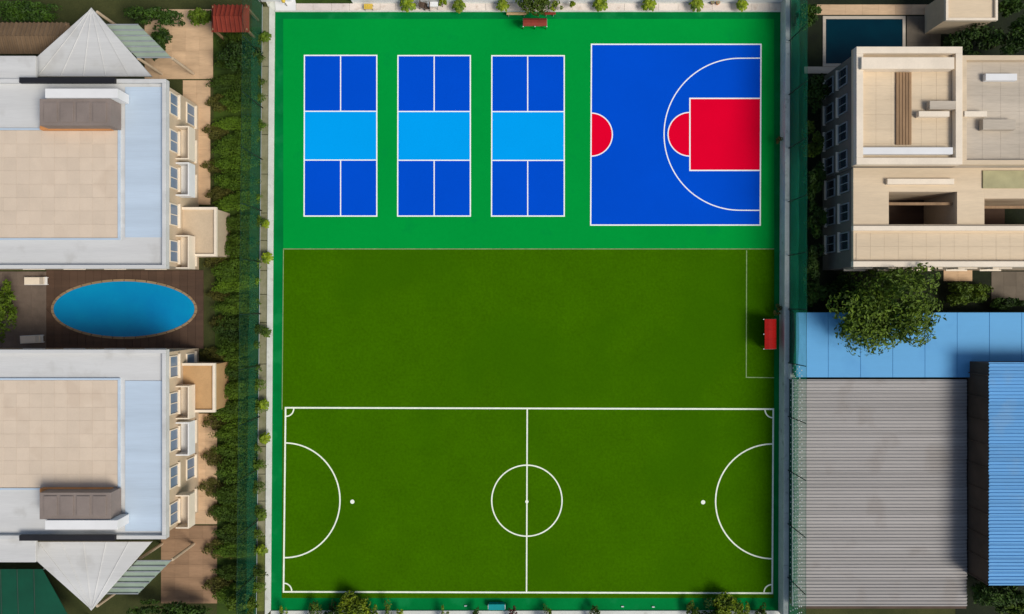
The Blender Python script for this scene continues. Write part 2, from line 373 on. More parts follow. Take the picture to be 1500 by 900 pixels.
wall_blocks('garden_wall', 'tall white rendered wall behind the row of palms above the courts', ((W(516,0)[0], W(0,4)[1]+.12),(W(1152,0)[0], W(0,4)[1]+.12)), 2.6, .24, WWALL, WWALL)
wall_blocks('garden_wall', 'short white wall at the top left corner of the courts', ((W(380,0)[0], W(0,3)[1]+.12),(W(428,0)[0], W(0,3)[1]+.12)), 1.6, .24, WWALL, WWALL)

def net_fence(label, xa, xb, ya, yb, n, z0, z1, side):
    """posts, rails and net panels; xa at the upper end, xb at the lower end (metres)"""
    t = thing('net_fence', label, 'fence', ((xa+xb)/2,(ya+yb)/2,z0))
    P = [Vector((xa+(xb-xa)*i/n, ya+(yb-ya)*i/n, 0)) for i in range(n+1)]
    for i, p in enumerate(P):
        q = mesh_obj('fence_post', MB().tube((p.x-side*.10,p.y,0.0),(p.x-side*.10,p.y,z1+.05),.045,.035,8), DMETAL, t, smooth=True)
        if i < n:
            o = P[i+1]; K = 8; zm = z0+(z1-z0)*.5
            for nm_, za, zb, mm_ in (('wind_screen', z0, zm, SCREEN if side > 0 else LSCREEN), ('net_panel', zm+.004, z1, NET if side > 0 else LNET)):
                pm = MB()
                for a in range(K+1):
                    for b in range(5):
                        s = a/K; v = b/4; vv = ((za+(zb-za)*v)-z0)/(z1-z0); sag = -.08*math.sin(math.pi*s)*(vv**2)
                        bl = .07*math.sin(math.pi*s)*math.sin(math.pi*vv)*side*(1+.5*math.sin(i*2.3))
                        pm.v.append((p.x+(o.x-p.x)*s+bl, p.y+(o.y-p.y)*s, za+(zb-za)*v+sag))
                pm.f = [(a*5+b, (a+1)*5+b, (a+1)*5+b+1, a*5+b+1) for a in range(K) for b in range(4)]
                mesh_obj(nm_, pm, mm_, t, smooth=True)
            if side > 0 and i >= 7:      # white boxes added as the dots of light showing through the screen
                tm = MB()
                for a in range(9):
                    for b in range(6):
                        u = (a+.5+(.25 if b % 2 else -.25))/9+random.uniform(-.012,.012); zz = z0+.35+b*.42+random.uniform(-.03,.03)
                        cx_ = p.x+(o.x-p.x)*u+.07*math.sin(math.pi*u)*math.sin(math.pi*(zz-z0)/(z1-z0)); cy_ = p.y+(o.y-p.y)*u
                        tm.box(cx_-.05, cy_-.035, zz-.035, cx_+.02, cy_+.035, zz+.035)
                tag(mesh_obj('light_dots', tm, WWALL, t), kind='stuff')
            mesh_obj('bottom_rail', MB().tube((p.x-side*.0,p.y,z0+.03),(o.x-side*.0,o.y,z0+.03),.03), METAL if side < 0 else DMETAL, t)
            mesh_obj('top_wire', MB().tube((p.x-side*.06,p.y,z1),(o.x-side*.06,o.y,z1),.012,n=5), DMETAL, t)
    return t
dy = 77/S
net_fence('tall green net fence standing on the grey wall right of the courts', W(1158,0,1.2)[0], W(1155.5,0,1.2)[0], W(0,-9)[1], W(0,915)[1], 12, 1.2, 4.7, 1)
net_fence('tall green net fence beside the palms left of the courts', W(385,0)[0], W(376,0)[0], W(0,8)[1], W(0,912)[1], 12, .08, 4.6, -1)

# ------------------------------------------------------------ plants
def leafy(mb, c, r, n, size, seed, clumps=16, flat=.5, up=.35):
    """clumps of small folded leaves spread through an uneven crown"""
    rn = random.Random(seed); c = Vector(c)
    cl = []
    for i in range(clumps):
        d = Vector((rn.gauss(0,1), rn.gauss(0,1), rn.gauss(.25,.8))).normalized(); k = rn.uniform(.45, 1.0)
        cl.append((Vector((d.x*r[0]*k, d.y*r[1]*k, d.z*r[2]*k)), rn.uniform(.26,.46)))
    for i in range(n):
        q, cr = cl[rn.randrange(clumps)]
        d = Vector((rn.gauss(0,1), rn.gauss(0,1), rn.gauss(.3,.9))).normalized()
        p = c+q+Vector((d.x*r[0], d.y*r[1], d.z*r[2]))*cr*rn.uniform(.6,1.05)
        nd = (d+Vector((rn.gauss(0,.5), rn.gauss(0,.5), rn.gauss(up,.5)))).normalized()
        u = nd.orthogonal().normalized(); a = rn.uniform(0,6.28); v = nd.cross(u)
        e1 = u*math.cos(a)+v*math.sin(a); e2 = nd.cross(e1); s = size*rn.uniform(.6,1.3)
        mb.add([p-e1*s, p-e2*s*flat+nd*s*.15, p+e1*s-nd*s*.2, p+e2*s*flat+nd*s*.15], [(0,1,2,3)])
    return cl
def make_tree(name, label, cat, loc, h, r, n, size, m, seed, clumps=18, group=None, zr=None):
    t = thing(name, label, cat, loc, group); zr = zr or min(h*.42, r[0]*.8)
    c = Vector((loc[0], loc[1], loc[2]+h-zr)); cr = MB()
    cl = leafy(cr, c, (r[0], r[1], zr), n, size, seed, clumps)
    tr = MB(); b = Vector(loc); fk = b+Vector((0,0,max(.12,(h-zr)*.55)))
    tr.path([b-Vector((0,0,.1)), b+(fk-b)*.5+Vector((.03*h*.3,.02,0)), fk], [.05*h**.8*.6, .04*h**.8*.6, .035*h**.8*.6], 8)
    mesh_obj('trunk', tr, TRUNK, t, smooth=True)
    for k in range(min(5, len(cl))):
        e = c+cl[k][0]*.8; mb = MB().path([fk, (fk+e)/2+Vector((0,0,.08*h*.3)), e], [.03*h**.8*.5, .02*h**.8*.5, .008*h**.8*.5], 6)
        mesh_obj('branch', mb, TRUNK, t, smooth=True)
    mesh_obj('crown', cr, m, t)
    return t
def make_palm(loc, h, r, m, seed, label, name='palm', group=None, nf=13):
    """a short stem with a rosette of arching fronds"""
    rn = random.Random(seed); t = thing(name, label, 'palm', loc, group); b = Vector(loc); top = b+Vector((rn.uniform(-.05,.05),rn.uniform(-.05,.05),h))
    mesh_obj('trunk', MB().path([b-Vector((0,0,.1)), (b+top)/2, top], [.09,.07,.06], 7), TRUNK, t, smooth=True)
    cr = MB()
    for layer, (k, el, ln) in enumerate(((nf, .15, 1.0), (nf-3, .55, .8), (6, 1.0, .45))):
        for i in range(k):
            a = 2*math.pi*(i+rn.uniform(-.25,.25))/k+layer*.4; L_ = r*ln*rn.uniform(.8,1.12); dx, dy_ = math.cos(a), math.sin(a)
            K = 6; prev = None
            for s in range(K+1):
                u = s/K; q = top+Vector((dx*L_*u, dy_*L_*u, L_*(el*u-.55*u*u*(1+rn.uniform(-.1,.1)))))
                wd = r*(.08+.38*min(1,u*1.2)*(1-max(0,u-.75)*1.6))*(1 if s % 2 else .72)
                l = q+Vector((-dy_*wd*.5, dx*wd*.5, -.03*r)); rr = q+Vector((dy_*wd*.5, -dx*wd*.5, -.03*r))
                if prev:
                    cr.add([prev[0], prev[1], q, l], [(0,1,2,3)]); cr.add([prev[1], prev[2], rr, q], [(0,1,2,3)])
                prev = (l, q, rr)
    mesh_obj('crown', cr, m, t); return t

top_row = [(596,3,12.5,'largest palm left of the white table on the top paving'),
 (673,6,10,'small palm just right of the white table on the top paving'),
 (737,5,9.5,'palm on the top paving just left of the big leafy tree'),
 (880,4,11.5,'palm on the top paving above the basketball court\'s left edge'),
 (951,4,11,'palm on the top paving above the centre of the basketball court'),
 (1021,5,10.5,'palm on the top paving above the red key area'),
 (1088,6,9.5,'rightmost palm on the top paving nearest the court corner')]
for i, (px, py, r_, lb) in enumerate(top_row):
    make_palm((*W(px,py+1,.9),.04), .85, r_/S*1.0, LEAF, 30+i, lb, group='palms along the top of the courts')
for i, (px, py, r_, lb) in enumerate([(647,2,6.5,'tiny bright shrub between two palms above the second blue court'),
   (815,5,9,'small shrub right of the big leafy tree on the top paving'), (838,3,5,'thin sprig of a shrub on the top paving near the fourth palm')]):
    make_tree('shrub', lb, 'shrub', (*W(px,py+3,.8),.04), .9, (r_/S,r_/S), 300, .09, LEAF, 60+i, 9, group='shrubs on the top paving')
make_tree('leafy_tree', 'big leafy tree overhanging the red bench shelter at the top', 'tree', (*W(784,12),.04), 2.6, (1.2,1.5), 1500, .13, LEAFM, 71, 26)
left_row = [(387,52,9,'the topmost palm'),(388,327,6.5,'very small palm, second from the top'),(389,377,9,'palm by the turf edge'),
 (387,487,8,'fourth palm, halfway down'),(384,592,8.5,'palm level with the pitch top line'),
 (385,643,9,'palm level with the top of the left goal arc'),(381,757,9,'the second palm from the bottom'),(382,808,8.5,'the lowest palm, by the green bed')]
for i, (px, py, r_, lb) in enumerate(left_row):
    make_palm((*W(px+1,py,.9),.04), .8, r_/S*1.0, LEAF if i % 3 else LEAFM, 90+i, lb+', left of the courts', group='palms in the left planting strip', nf=13)
for i, (px, py, r_, mm, lb) in enumerate([(1143,205,6,LEAFB,'small dry brown shrub in the strip beside the red key'),(1140,455,7.5,LEAFB,'olive shrub above the red dugout at the grey wall')]):
    make_tree('shrub', lb, 'shrub', (*W(px,py,.8),.04), .9, (r_/S,r_/S), 220, .08, mm, 120+i, 9)
bot = [(420,892,5,1.2,LEAF,'small yellow green shrub at the bottom left kerb corner'),(465,891,10,2.2,LEAFM,'low wide shrub at the bottom kerb, left of the dark pointed one'),
 (489,884,10,3,LEAFD,'dark pointed shrub just left of the large bottom tree'),(527,878,20,4,LEAF,'large bright tipped tree overlapping the bottom left touch line'),
 (553,891,6,1.6,LEAF,'small shrub immediately right of the large bottom left tree'),(570,891,6.5,1.8,LEAFM,'yellowish shrub second right of the large bottom left tree'),
 (588,898,5,1.2,LEAF,'little shrub third right of the large bottom left tree'),(653,894,6,1.8,LEAF,'lone shrub on the bottom paving left of the teal box'),
 (699,898,5,1.2,LEAFD,'very dark small shrub just left of the teal box'),(751,898,6,1.2,LEAFR,'reddish shrub just right of the teal box'),
 (801,897,8,1.8,LEAFM,'spiky shrub on the bottom paving right of the halfway line'),(870,897,8,1.8,LEAFM,'second spiky shrub right of the halfway line'),
 (1014,896,10,2,LEAFM,'low shrub left of the large bottom right tree'),(1040,886,13,3.2,LEAFD,'dark round tree touching the left of the large bottom right tree'),
 (1063,880,17,4.2,LEAF,'large bright tipped tree overlapping the bottom right touch line'),(1086,890,8,2.4,LEAF,'yellow green shrub touching the right of the large bottom right tree'),
 (1109,895,8,1.8,LEAFM,'small shrub at the bottom right corner near the grey wall')]
for i, (px, py, r_, h, mm, lb) in enumerate(bot):
    big = h >= 3; hh = .8+h*.22; foot = min(py+9, 899)
    ry = (foot*1.0-py+r_*(.45 if big else .9)+hh*(5 if big else 8))/S
    make_tree('tree' if big else 'shrub', lb, 'tree' if big else 'shrub', (*W(px,foot),.04), hh, (r_/S*(1.35 if big else 1.1),ry), int(200+r_*r_*7), .12 if big else .085, mm, 140+i, 14 if r_ < 12 else 24)
# garden left of the courts: stretched rows of bushes
ordn = ['first','second','third','fourth','fifth','sixth','seventh','eighth','ninth','tenth','eleventh','twelfth','thirteenth','fourteenth','fifteenth','sixteenth','seventeenth','eighteenth','nineteenth','twentieth','twenty-first','twenty-second','twenty-third','twenty-fourth','twenty-fifth','twenty-sixth','twenty-seventh','twenty-eighth','twenty-ninth','thirtieth']
rb = random.Random(5)
protos = []
for k in range(4):
    protos.append((lambda kk: kk)(k))
srcs = {}
n_b = 28
for i in range(n_b):
    py = 56+i*30.2+rb.uniform(-4,4); px = 346+rb.uniform(-5,5)
    key = rb.randrange(3)
    h = 1.5+rb.uniform(-.2,.5)
    lab = '%s bush from the top in the green row along the left fence' % ordn[i]
    if key not in srcs:
        mm = HEDGE
        srcs[key] = make_tree('bush', lab, 'bush', (*W(px,py,1.0),-.02), 1.15, (1.75,.95), 3600, .085, mm, 200+key, 34, group='bushes in the row along the left fence')
    else:
        copy_thing(srcs[key], (*W(px,py,1.2),-.02), rb.choice((0, math.pi))+rb.uniform(-.15,.15), (rb.uniform(.85,1.25),rb.uniform(.75,1.15),rb.uniform(.8,1.2)), lab)
srcs = {}
n_c = 16
for i in range(n_c):
    py = 150+i*47+rb.uniform(-8,8); px = 318+rb.uniform(-5,5)
    lab = '%s low olive shrub from the top in the row beside the villas' % ordn[i]
    if 0 not in srcs: srcs[0] = make_tree('low_shrub', lab, 'shrub', (*W(px,py,.6),-.02), .6, (1.1,.75), 1500, .075, LEAFB, 230, 24, group='low shrubs in the row beside the villas')
    else: copy_thing(srcs[0], (*W(px,py,.6),-.02), rb.uniform(-.3,.3), (rb.uniform(.7,1.3),rb.uniform(.7,1.2),rb.uniform(.7,1.2)), lab)

# ------------------------------------------------------------ buildings, helpers
def window(parent, face, x, y, z, wd, ht, pane=PANE, frame=PSTONE):
    """window on a wall facing +x ('E'), -x ('W'), +y ('N') or -y ('S'); centre at x, y, z"""
    s = {'E':(1,0),'W':(-1,0),'N':(0,1),'S':(0,-1)}[face]
    def bx(u0,u1,v0,v1,d0,d1):
        if s[0]: return MB().box(x+s[0]*d0, y+u0, z+v0, x+s[0]*d1, y+u1, z+v1)
        return MB().box(x+u0, y+s[1]*d0, z+v0, x+u1, y+s[1]*d1, z+v1)
    f = bx(-wd/2,wd/2,-ht/2,-ht/2+.08,-.02,.09)
    for a in ((-wd/2,wd/2,ht/2-.08,ht/2,-.02,.09),(-wd/2,-wd/2+.08,-ht/2+.08,ht/2-.08,-.02,.09),(wd/2-.08,wd/2,-ht/2+.08,ht/2-.08,-.02,.09),(-.03,.03,-ht/2+.08,ht/2-.08,-.02,.07)):
        g = bx(*a); f.add(g.v, g.f)
    fo = mesh_obj('window', f, frame, parent)
    g = bx(-wd/2+.08,wd/2-.08,-ht/2+.08,ht/2-.08,-.02,.03); mesh_obj('pane', g, pane, fo)
    g = bx(-wd/2-.1,wd/2+.1,-ht/2-.1,-ht/2-.003,0,.2); mesh_obj('sill', g, PSTONE, fo)
def balcony(parent, x, y0, y1, z, depth, m=WWALL):
    b = mesh_obj('balcony', MB().box(x+.003,y0,z-.16,x+depth,y1,z), m, parent, .01)
    mesh_obj('balustrade', MB().box(x+depth-.1,y0,z+.003,x+depth,y1,z+.95).box(x+.003,y0,z+.003,x+depth-.103,y0+.1,z+.95).box(x+.003,y1-.1,z+.003,x+depth-.103,y1,z+.95), m, b, .01)

def villa(label, flip):
    """the two villas mirror each other about the pool (y = 453 in the picture)"""
    f = (lambda y: y) if not flip else (lambda y: 906-y)
    Z = 6.0
    t = thing('villa', label, 'house', (*W(90,f(250),Z),0), 'pair of villas by the pool')
    x0, yt = W(-150, f(118), Z); x1, yb = W(246, f(394), Z)
    lo, hi = min(yt,yb), max(yt,yb)
    mesh_obj('wall', MB().box(x0+.3,lo+.25,-.1,x1-.3,hi-.25,Z-.25), CREAM, t)
    mesh_obj('roof', MB().box(x0,lo,Z-.25,x1,hi,Z), ROOFW, t, .02)
    pr = MB()
    for a in ((x0,lo,x1,lo+.28),(x0,hi-.28,x1,hi),(x1-.28,lo+.283,x1,hi-.283)): pr.box(a[0],a[1],Z+.003,a[2],a[3],Z+.35)
    mesh_obj('parapet', pr, ROOFW, t, .015)
    # pale blue strip of roof and glass panels on it
    a, b = W(184, f(128), Z); c, d_ = W(240, f(348), Z)
    mesh_obj('roof_strip', MB().box(a,b,Z+.004,c,d_,Z+.06), ROOFB, t)
    p, q = W(-150, f(82), Z); p2, q2 = W(52, f(117.6), Z)
    mesh_obj('roof', MB().box(p,q,Z-.25,p2,q2,Z), ROOFW, t, .02)
    # beige roof terrace of separate slabs with a pale blue edging
    a, b = W(-150, f(191), Z+.1); c, d_ = W(173, f(349), Z+.1)
    tr_lo, tr_hi = min(b,d_), max(b,d_)
    mesh_obj('terrace_bed', MB().box(a,tr_lo,Z+.006,c,tr_hi,Z+.07), TERR, t)
    tile_area(t, 'terrace_slab', TERR, W(-30,0,Z)[0], tr_lo+.03, c-.03, tr_hi-.03, Z+.072, .98, .98)
    mesh_obj('terrace_edging', MB().box(a,tr_lo-.14,Z+.004,c+.14,tr_lo-.003,Z+.16).box(c+.003,tr_lo,Z+.004,c+.14,tr_hi,Z+.16).box(a,tr_hi+.003,Z+.004,c+.14,tr_hi+.14,Z+.16), ROOFB, t)
    # stair box with white canopy slab
    def rb_(x0_, y0_, x1_, y1_, z0, z1, m, nm, par=t, bev=.01):
        p, q = W(x0_, f(y0_), z1); p2, q2 = W(x1_, f(y1_), z1); return mesh_obj(nm, MB().box(p,q,z0,p2,q2,z1), m, par, bev)
    sb = rb_(58,145,162,184,Z+.17,Z+1.6, BOXROOF, 'stair_box')
    rb_(66,130,172,143.5,Z+.17,Z+1.75, WWALL, 'canopy_slab')
    rb_(58,184.5,162,190,Z+.17,Z+.6, ORANGE, 'planter_ledge')
    rb_(28,113.5,168,121.5,Z+.36,Z+.62, SHADOW, 'shadow_strip')  # black strip drawn in as the shadow line along the roof edge
    for k in range(4):
        u0 = 64+k*24
        h_ = rb_(u0,150,u0+19,179,Z+1.603,Z+1.68, BOXROOF, 'hatch', sb, .015)
    # triangular pale canopy reaching away from the pool, with ribs
    zc = 4.6
    tri = [W(134,f(12),zc), W(22,f(112),zc), W(222,f(112),zc)]
    cn = mesh_obj('gable_roof', MB().prism(tri, zc-.2, zc), ROOFW, t, .02)
    ap = Vector(tri[0]); 
    for k in range(5):
        s = (k+1)/6; bpt = Vector(tri[1])*(1-s)+Vector(tri[2])*s
        mesh_obj('seam', MB().tube((ap.x,ap.y,zc+.02),(bpt.x,bpt.y,zc+.02),.03,n=5), ROOFW, cn)
    # diagonal glazed strip beside it
    st = [W(152,f(36),zc-.5), W(200,f(84),zc-.5), W(250,f(84),zc-.5), W(202,f(36),zc-.5)]
    gz = mesh_obj('glazed_pergola', MB().prism(st, zc-.75, zc-.62), GGLASS, t)
    for k in range(7):
        s = k/6; A = Vector(st[0])*(1-s)+Vector(st[1])*s; B = Vector(st[3])*(1-s)+Vector(st[2])*s
        mesh_obj('beam', MB().tube((A.x,A.y,zc-.56),(B.x,B.y,zc-.56),.06,n=6), METAL, gz)
    for A in (tri[1], st[2], st[1], tri[0]):
        mesh_obj('column', MB().tube((A[0],A[1],-.05),(A[0],A[1],zc-.76),.12), CREAM, t)
    # east front: windows and balconies
    xe = x1-.3
    ln = hi-lo
    for k in range(5):
        yc = lo+ln*(.1+.2*k)
        for zz, hh in ((1.6,1.5),(4.5,1.4)):
            window(t, 'E', xe, yc, zz, 1.7, hh, VPANE)
    for k in (0, 2, 3):
        yc = lo+ln*(.1+.2*k); balcony(t, xe, yc-1.3, yc+1.3, 3.2, 1.05, (PSTONE, WWALL, WWALL)[k % 3])
    ys = lo+.25 if not flip else hi-.25
    for k in range(4): window(t, 'S' if not flip else 'N', W(20+k*62,0,Z)[0], ys, 4.4, 1.5, 1.3, VPANE)
    return t
villa('upper pale roofed villa with beige roof terrace, above the oval pool', 0)
villa('lower pale roofed villa with beige roof terrace, below the oval pool', 1)
# bay / annex blocks by the villas
def annex(label, a, b, c, d, z, m, capm, name='annex'):
    x0, y0 = W(a,b,z); x1, y1 = W(c,d,z)
    t = thing(name, label, 'outbuilding', ((x0+x1)/2,(y0+y1)/2,0)); lo, hi = min(y0,y1), max(y0,y1)
    mesh_obj('wall', MB().box(x0+.12,lo+.12,-.1,x1-.12,hi-.12,z-.12), m, t)
    mesh_obj('roof', MB().box(x0+.2,lo+.2,z-.12,x1-.2,hi-.2,z-.05), m, t)
    mesh_obj('parapet', MB().box(x0,lo,z-.118,x0+.2,hi,z+.15).box(x1-.2,lo,z-.118,x1,hi,z+.15).box(x0+.203,lo,z-.118,x1-.203,lo+.2,z+.15).box(x0+.203,hi-.2,z-.118,x1-.203,hi,z+.15), capm, t, .01)
    return t
annex('small tan flat roofed annex beside the upper villa', 262, 304, 318, 376, 2.9, CREAM, PSTONE)
annex('small tan flat roofed annex beside the lower villa', 262, 532, 316, 604, 2.9, OCHRE, PSTONE)
# patios
def patio(a, b, c, d, m, sx=1.1, sy=1.1, nm='patio', z=.0, tn='paving_slab'):
    x0, y0 = W(a,b); x1, y1 = W(c,d)
    p = tag(thing(nm, None, None, ((x0+x1)/2,(y0+y1)/2,0)), kind='structure')
    mesh_obj('bedding', MB().box(x0,y0,-.3,x1,y1,z), m, p)
    tile_area(p, tn, m, x0, y0, x1, y1, z+.002, sx, sy)
    return p
PATM = mat('tan_patio_stone', (204,172,136), .85, .1, .8, .05, objvar=.08, stretch=(.3,1.5,1))
PATD = mat('brown_patio_stone', (150,120,92), .85, .12, .8, .05, objvar=.08, stretch=(.3,1.5,1))
patio(212, 14, 312, 116, PATM)
patio(268, 118, 308, 300, PATM)
patio(268, 606, 318, 768, PATM)
patio(236, 770, 318, 884, PATD)
patio(-60, 398, 68, 510, mat('grey_brown_stone', (112,98,86), .85, .12, .8, .05, objvar=.08), 1.2, 1.2)
# pool deck of dark boards, pool and rim
dk = tag(thing('pool_deck', None, None, (*W(182,453),0)), kind='structure')
x0, y0 = W(68,396); x1, y1 = W(298,511)
mesh_obj('bedding', MB().box(x0,y0,-.4,x1,y1,-.02), DWOOD, dk)
xx = x0
ex, ey, ea, eb = *W(182,453), 107/S, 44/S
k = 0
bw = (x1-x0)/20
for i in range(20):          # boards run across; those over the pool are cut round it
    a = x0+i*bw+.01; b = a+bw-.02; mx_ = (a+b)/2-ex
    def cut(xv):
        u = (xv-ex)/ea; return eb*math.sqrt(1-u*u) if abs(u) < 1 else 0
    ca, cb_ = cut(a), cut(b)
    if ca == 0 and cb_ == 0:
        mesh_obj('deck_board', MB().prism([(a,y1),(b,y1),(b,y0),(a,y0)], -.018, .03+random.uniform(-.003,.003)), DWOOD, dk)
    else:
        mesh_obj('deck_board', MB().prism([(a,y1),(b,y1),(b,ey-cb_-.02),(a,ey-ca-.02)], -.018, .03+random.uniform(-.003,.003)), DWOOD, dk)
        mesh_obj('deck_board', MB().prism([(a,y0),(b,y0),(b,ey+cb_+.02),(a,ey+ca+.02)], -.018, .03+random.uniform(-.003,.003)), DWOOD, dk)
pl = thing('swimming_pool', 'bright blue oval swimming pool in a dark deck between the villas', 'swimming pool', (ex,ey,0))
RIM = mat('tan_pool_rim', (146,122,92), .8, .08, 1, objvar=.1)
n = 40
for i in range(n):
    a0, a1 = 2*math.pi*i/n+.006, 2*math.pi*(i+1)/n-.006
    pts = [(ex+(ea)*math.cos(a),ey+(eb)*math.sin(a)) for a in (a0,(a0+a1)/2,a1)]+[(ex+(ea-.2)*math.cos(a),ey+(eb-.2)*math.sin(a)) for a in (a1,(a0+a1)/2,a0)]
    mesh_obj('rim_stone', MB().prism(pts, -.019, .06), RIM, pl, .01)
mesh_obj('water', MB().sheet([(ex+(ea-.17)*math.cos(2*math.pi*i/64), ey+(eb-.17)*math.sin(2*math.pi*i/64)) for i in range(64)], .012), WATER, pl)
def lounger(loc, rot, label):
    t = thing('sun_lounger', label, 'sun lounger', loc, 'sun loungers by the oval pool'); x, y, z = loc
    mesh_obj('frame', MB().box(x-.95,y-.33,z+.24,x+.95,y+.33,z+.3), WWALL, t)
    mesh_obj('mattress', MB().box(x-.9,y-.3,z+.303,x+.35,y+.3,z+.38), PSTONE, t, .02)
    mb = MB(); mb.add([(x+.36,y-.3,z+.303),(x+.36,y+.3,z+.303),(x+.95,y+.3,z+.62),(x+.95,y-.3,z+.62),(x+.36,y-.3,z+.38),(x+.36,y+.3,z+.38),(x+.92,y+.3,z+.7),(x+.92,y-.3,z+.7)],
        [(0,1,2,3),(7,6,5,4),(0,4,5,1),(1,5,6,2),(2,6,7,3),(3,7,4,0)])
    mesh_obj('backrest', mb, PSTONE, t)
    for sx in (-.85,.85):
        for sy in (-.28,.28): mesh_obj('leg', MB().box(x+sx-.03,y+sy-.03,z,x+sx+.03,y+sy+.03,z+.24), WWALL, t)
    t.rotation_euler.z = rot; return t
lo1 = lounger((*W(56,412),.03), 0, 'white sun lounger above left of the oval pool')
copy_thing(lo1, (*W(50,497),.03), .05, 1, 'white sun lounger below left of the oval pool')

# upper left: garden shed roofs and dark hedges; red tiled pavilion
def tiled_pavilion(label, a, b, c, d, z, m, name='pavilion'):
    x0, y0 = W(a,b,z); x1, y1 = W(c,d,z); lo, hi = min(y0,y1), max(y0,y1)
    t = thing(name, label, 'pavilion', ((x0+x1)/2,(y0+y1)/2,0)); my = (lo+hi)/2
    for x in (x0+.2,x1-.2):
        for y in (lo+.2,hi-.2): mesh_obj('post', MB().box(x-.08,y-.08,-.05,x+.08,y+.08,z-.35), WOOD, t)
    rf = mesh_obj('roof', MB().add([(x0,lo,z-.5),(x1,lo,z-.5),(x1,hi,z-.5),(x0,hi,z-.5),(x0+.4,my,z),(x1-.4,my,z)], [(0,1,5,4),(2,3,4,5),(3,0,4),(1,2,5),(3,2,1,0)]), m, t)
    nt_ = max(4, int((x1-x0)/.36))
    for i in range(nt_):
        xx = x0+.25+(x1-x0-.5)*i/(nt_-1); xt = min(max(xx,x0+.4),x1-.4)
        for yy in (lo,hi): mesh_obj('roof_tile', MB().tube((xx,yy,z-.47),(xt,my,z+.02),.09,n=6), m, rf)
    return t
tiled_pavilion('red tiled garden pavilion at the top left beside the fence', 306, 4, 362, 44, 3, TILE)
tiled_pavilion('brown tiled roof far up in the top left corner', -40, 30, 96, 76, 3, mat('brown_clay_tile', (112,92,70), .85, .12, .8, objvar=.1), 'garden_shed')
for i, (px, py, rx, ry, h, m, lb) in enumerate([
   (30,12,60,16,3,LEAFD,'dark green tree in the top left corner above the brown roof'),
   (222,18,48,16,2.5,LEAFD,'dark tree above the glazed strip of the upper villa'),
   (226,60,22,24,2.2,LEAFD,'dark shrub beside the diagonal glazed strip of the upper villa'),
   (4,452,20,48,2.2,LEAFM,'pale green shrub at the left edge beside the oval pool'),
   (290,22,20,12,2,LEAFM,'green shrub left of the red tiled pavilion'),
   (345,78,34,26,2.6,LEAFD,'dark green tree just below the red tiled pavilion'),
   (250,896,70,16,2.5,LEAFD,'dark tree at the bottom edge below the brown patio'),
   (352,890,26,18,2.4,LEAFM,'green tree at the bottom end of the left bush row')]):
    make_tree('garden_tree', lb, 'tree', (*W(px,py,h*.8),-.03), h, (rx/S*.8,ry/S*.8), int(900+rx*ry*.6), .15, m, 260+i, 20)
# dark green awning lower left
x0, y0 = W(-60,834,2.6); x1, y1 = W(62,925,2.6)
aw = thing('green_awning', 'dark green awning at the bottom left corner by the lower villa', 'awning', ((x0+x1)/2,(y0+y1)/2,0))
mesh_obj('fabric', MB().add([(x0,y0,2.6),(x1,y0,2.6),(x1+2.6,y1,2.4),(x0,y1,2.4),(x0,y0,2.56),(x1,y0,2.56),(x1+2.6,y1,2.36),(x0,y1,2.36)],
    [(3,2,1,0),(4,5,6,7),(0,1,5,4),(1,2,6,5),(2,3,7,6),(3,0,4,7)]), AWN, aw)
for p in ((x0+.1,y0-.1),(x1-.1,y0-.1),(x1+2.3,y1+.1),(x0+.1,y1+.1)): mesh_obj('pole', MB().tube((p[0],p[1],-.05),(p[0],p[1],2.33),.05), METAL, aw)
for k in range(5):
    s = x0+(x1-x0)*(k+.5)/5; mesh_obj('batten', MB().tube((s,y0,2.64),(s,y1,2.44),.03,n=5), DMETAL, aw)

# ------------------------------------------------------------ right: stone house
Z = 6.2
hc = thing('stone_house', 'large beige flat roofed house with recessed courts right of the basketball court', 'house', (*W(1400,230,Z),0))
def hb(a, b, c, d, z0, z1, m, nm, par=hc, bev=.015):
    p, q = W(a,b,z1); p2, q2 = W(c,d,z1); return mesh_obj(nm, MB().box(p,q,z0,p2,q2,z1), m, par, bev)
X0 = W(1250,0,Z)[0]; XE = W(1600,0,Z)[0]; XM = W(1404,0,Z)[0]
YT = W(0,72,Z)[1]; YM = W(0,243,Z)[1]; YB = W(0,391,5.4)[1]
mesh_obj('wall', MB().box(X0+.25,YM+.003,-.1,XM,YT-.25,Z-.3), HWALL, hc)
mesh_obj('wall', MB().box(XM+.003,YM+.003,-.1,XE-.3,W(0,84,Z)[1]-.2,Z-.3), GREYST, hc)
mesh_obj('roof', MB().box(X0,YM,Z-.3,XM,YT,Z), STONE, hc)
mesh_obj('roof', MB().box(XM+.003,YM,Z-.34,XE,W(0,84,Z)[1],Z-.04), GREYST, hc)
def rim(x0,y0,x1,y1,z,h,t,m,nm='parapet'):
    x0,x1=min(x0,x1),max(x0,x1); y0,y1=min(y0,y1),max(y0,y1)
    for a in ((x0,y0,x1,y0+t),(x0,y1-t,x1,y1),(x0,y0+t+.003,x0+t,y1-t-.003),(x1-t,y0+t+.003,x1,y1-t-.003)):
        mesh_obj(nm, MB().box(a[0],a[1],z,a[2],a[3],z+h), m, hc, .015)
rim(X0,YM,XM-.01,YT,Z+.003,.5,.5,PSTONE)
rim(XM+.01,YM,XE,W(0,84,Z)[1],Z-.037,.45,.35,STONE)
tile_area(hc,'roof_slab',STONE,X0+.55,YM+.55,XM-.55,YT-.55,Z+.004,1.05,1.05)
tile_area(hc,'roof_slab',GREYST,XM+.4,YM+.4,W(1520,0,Z)[0],W(0,84,Z)[1]-.4,Z-.036,1.3,1.3)
hb(1262,84,1398,101,Z+.05,Z+.75,PSTONE,'roof_ledge')
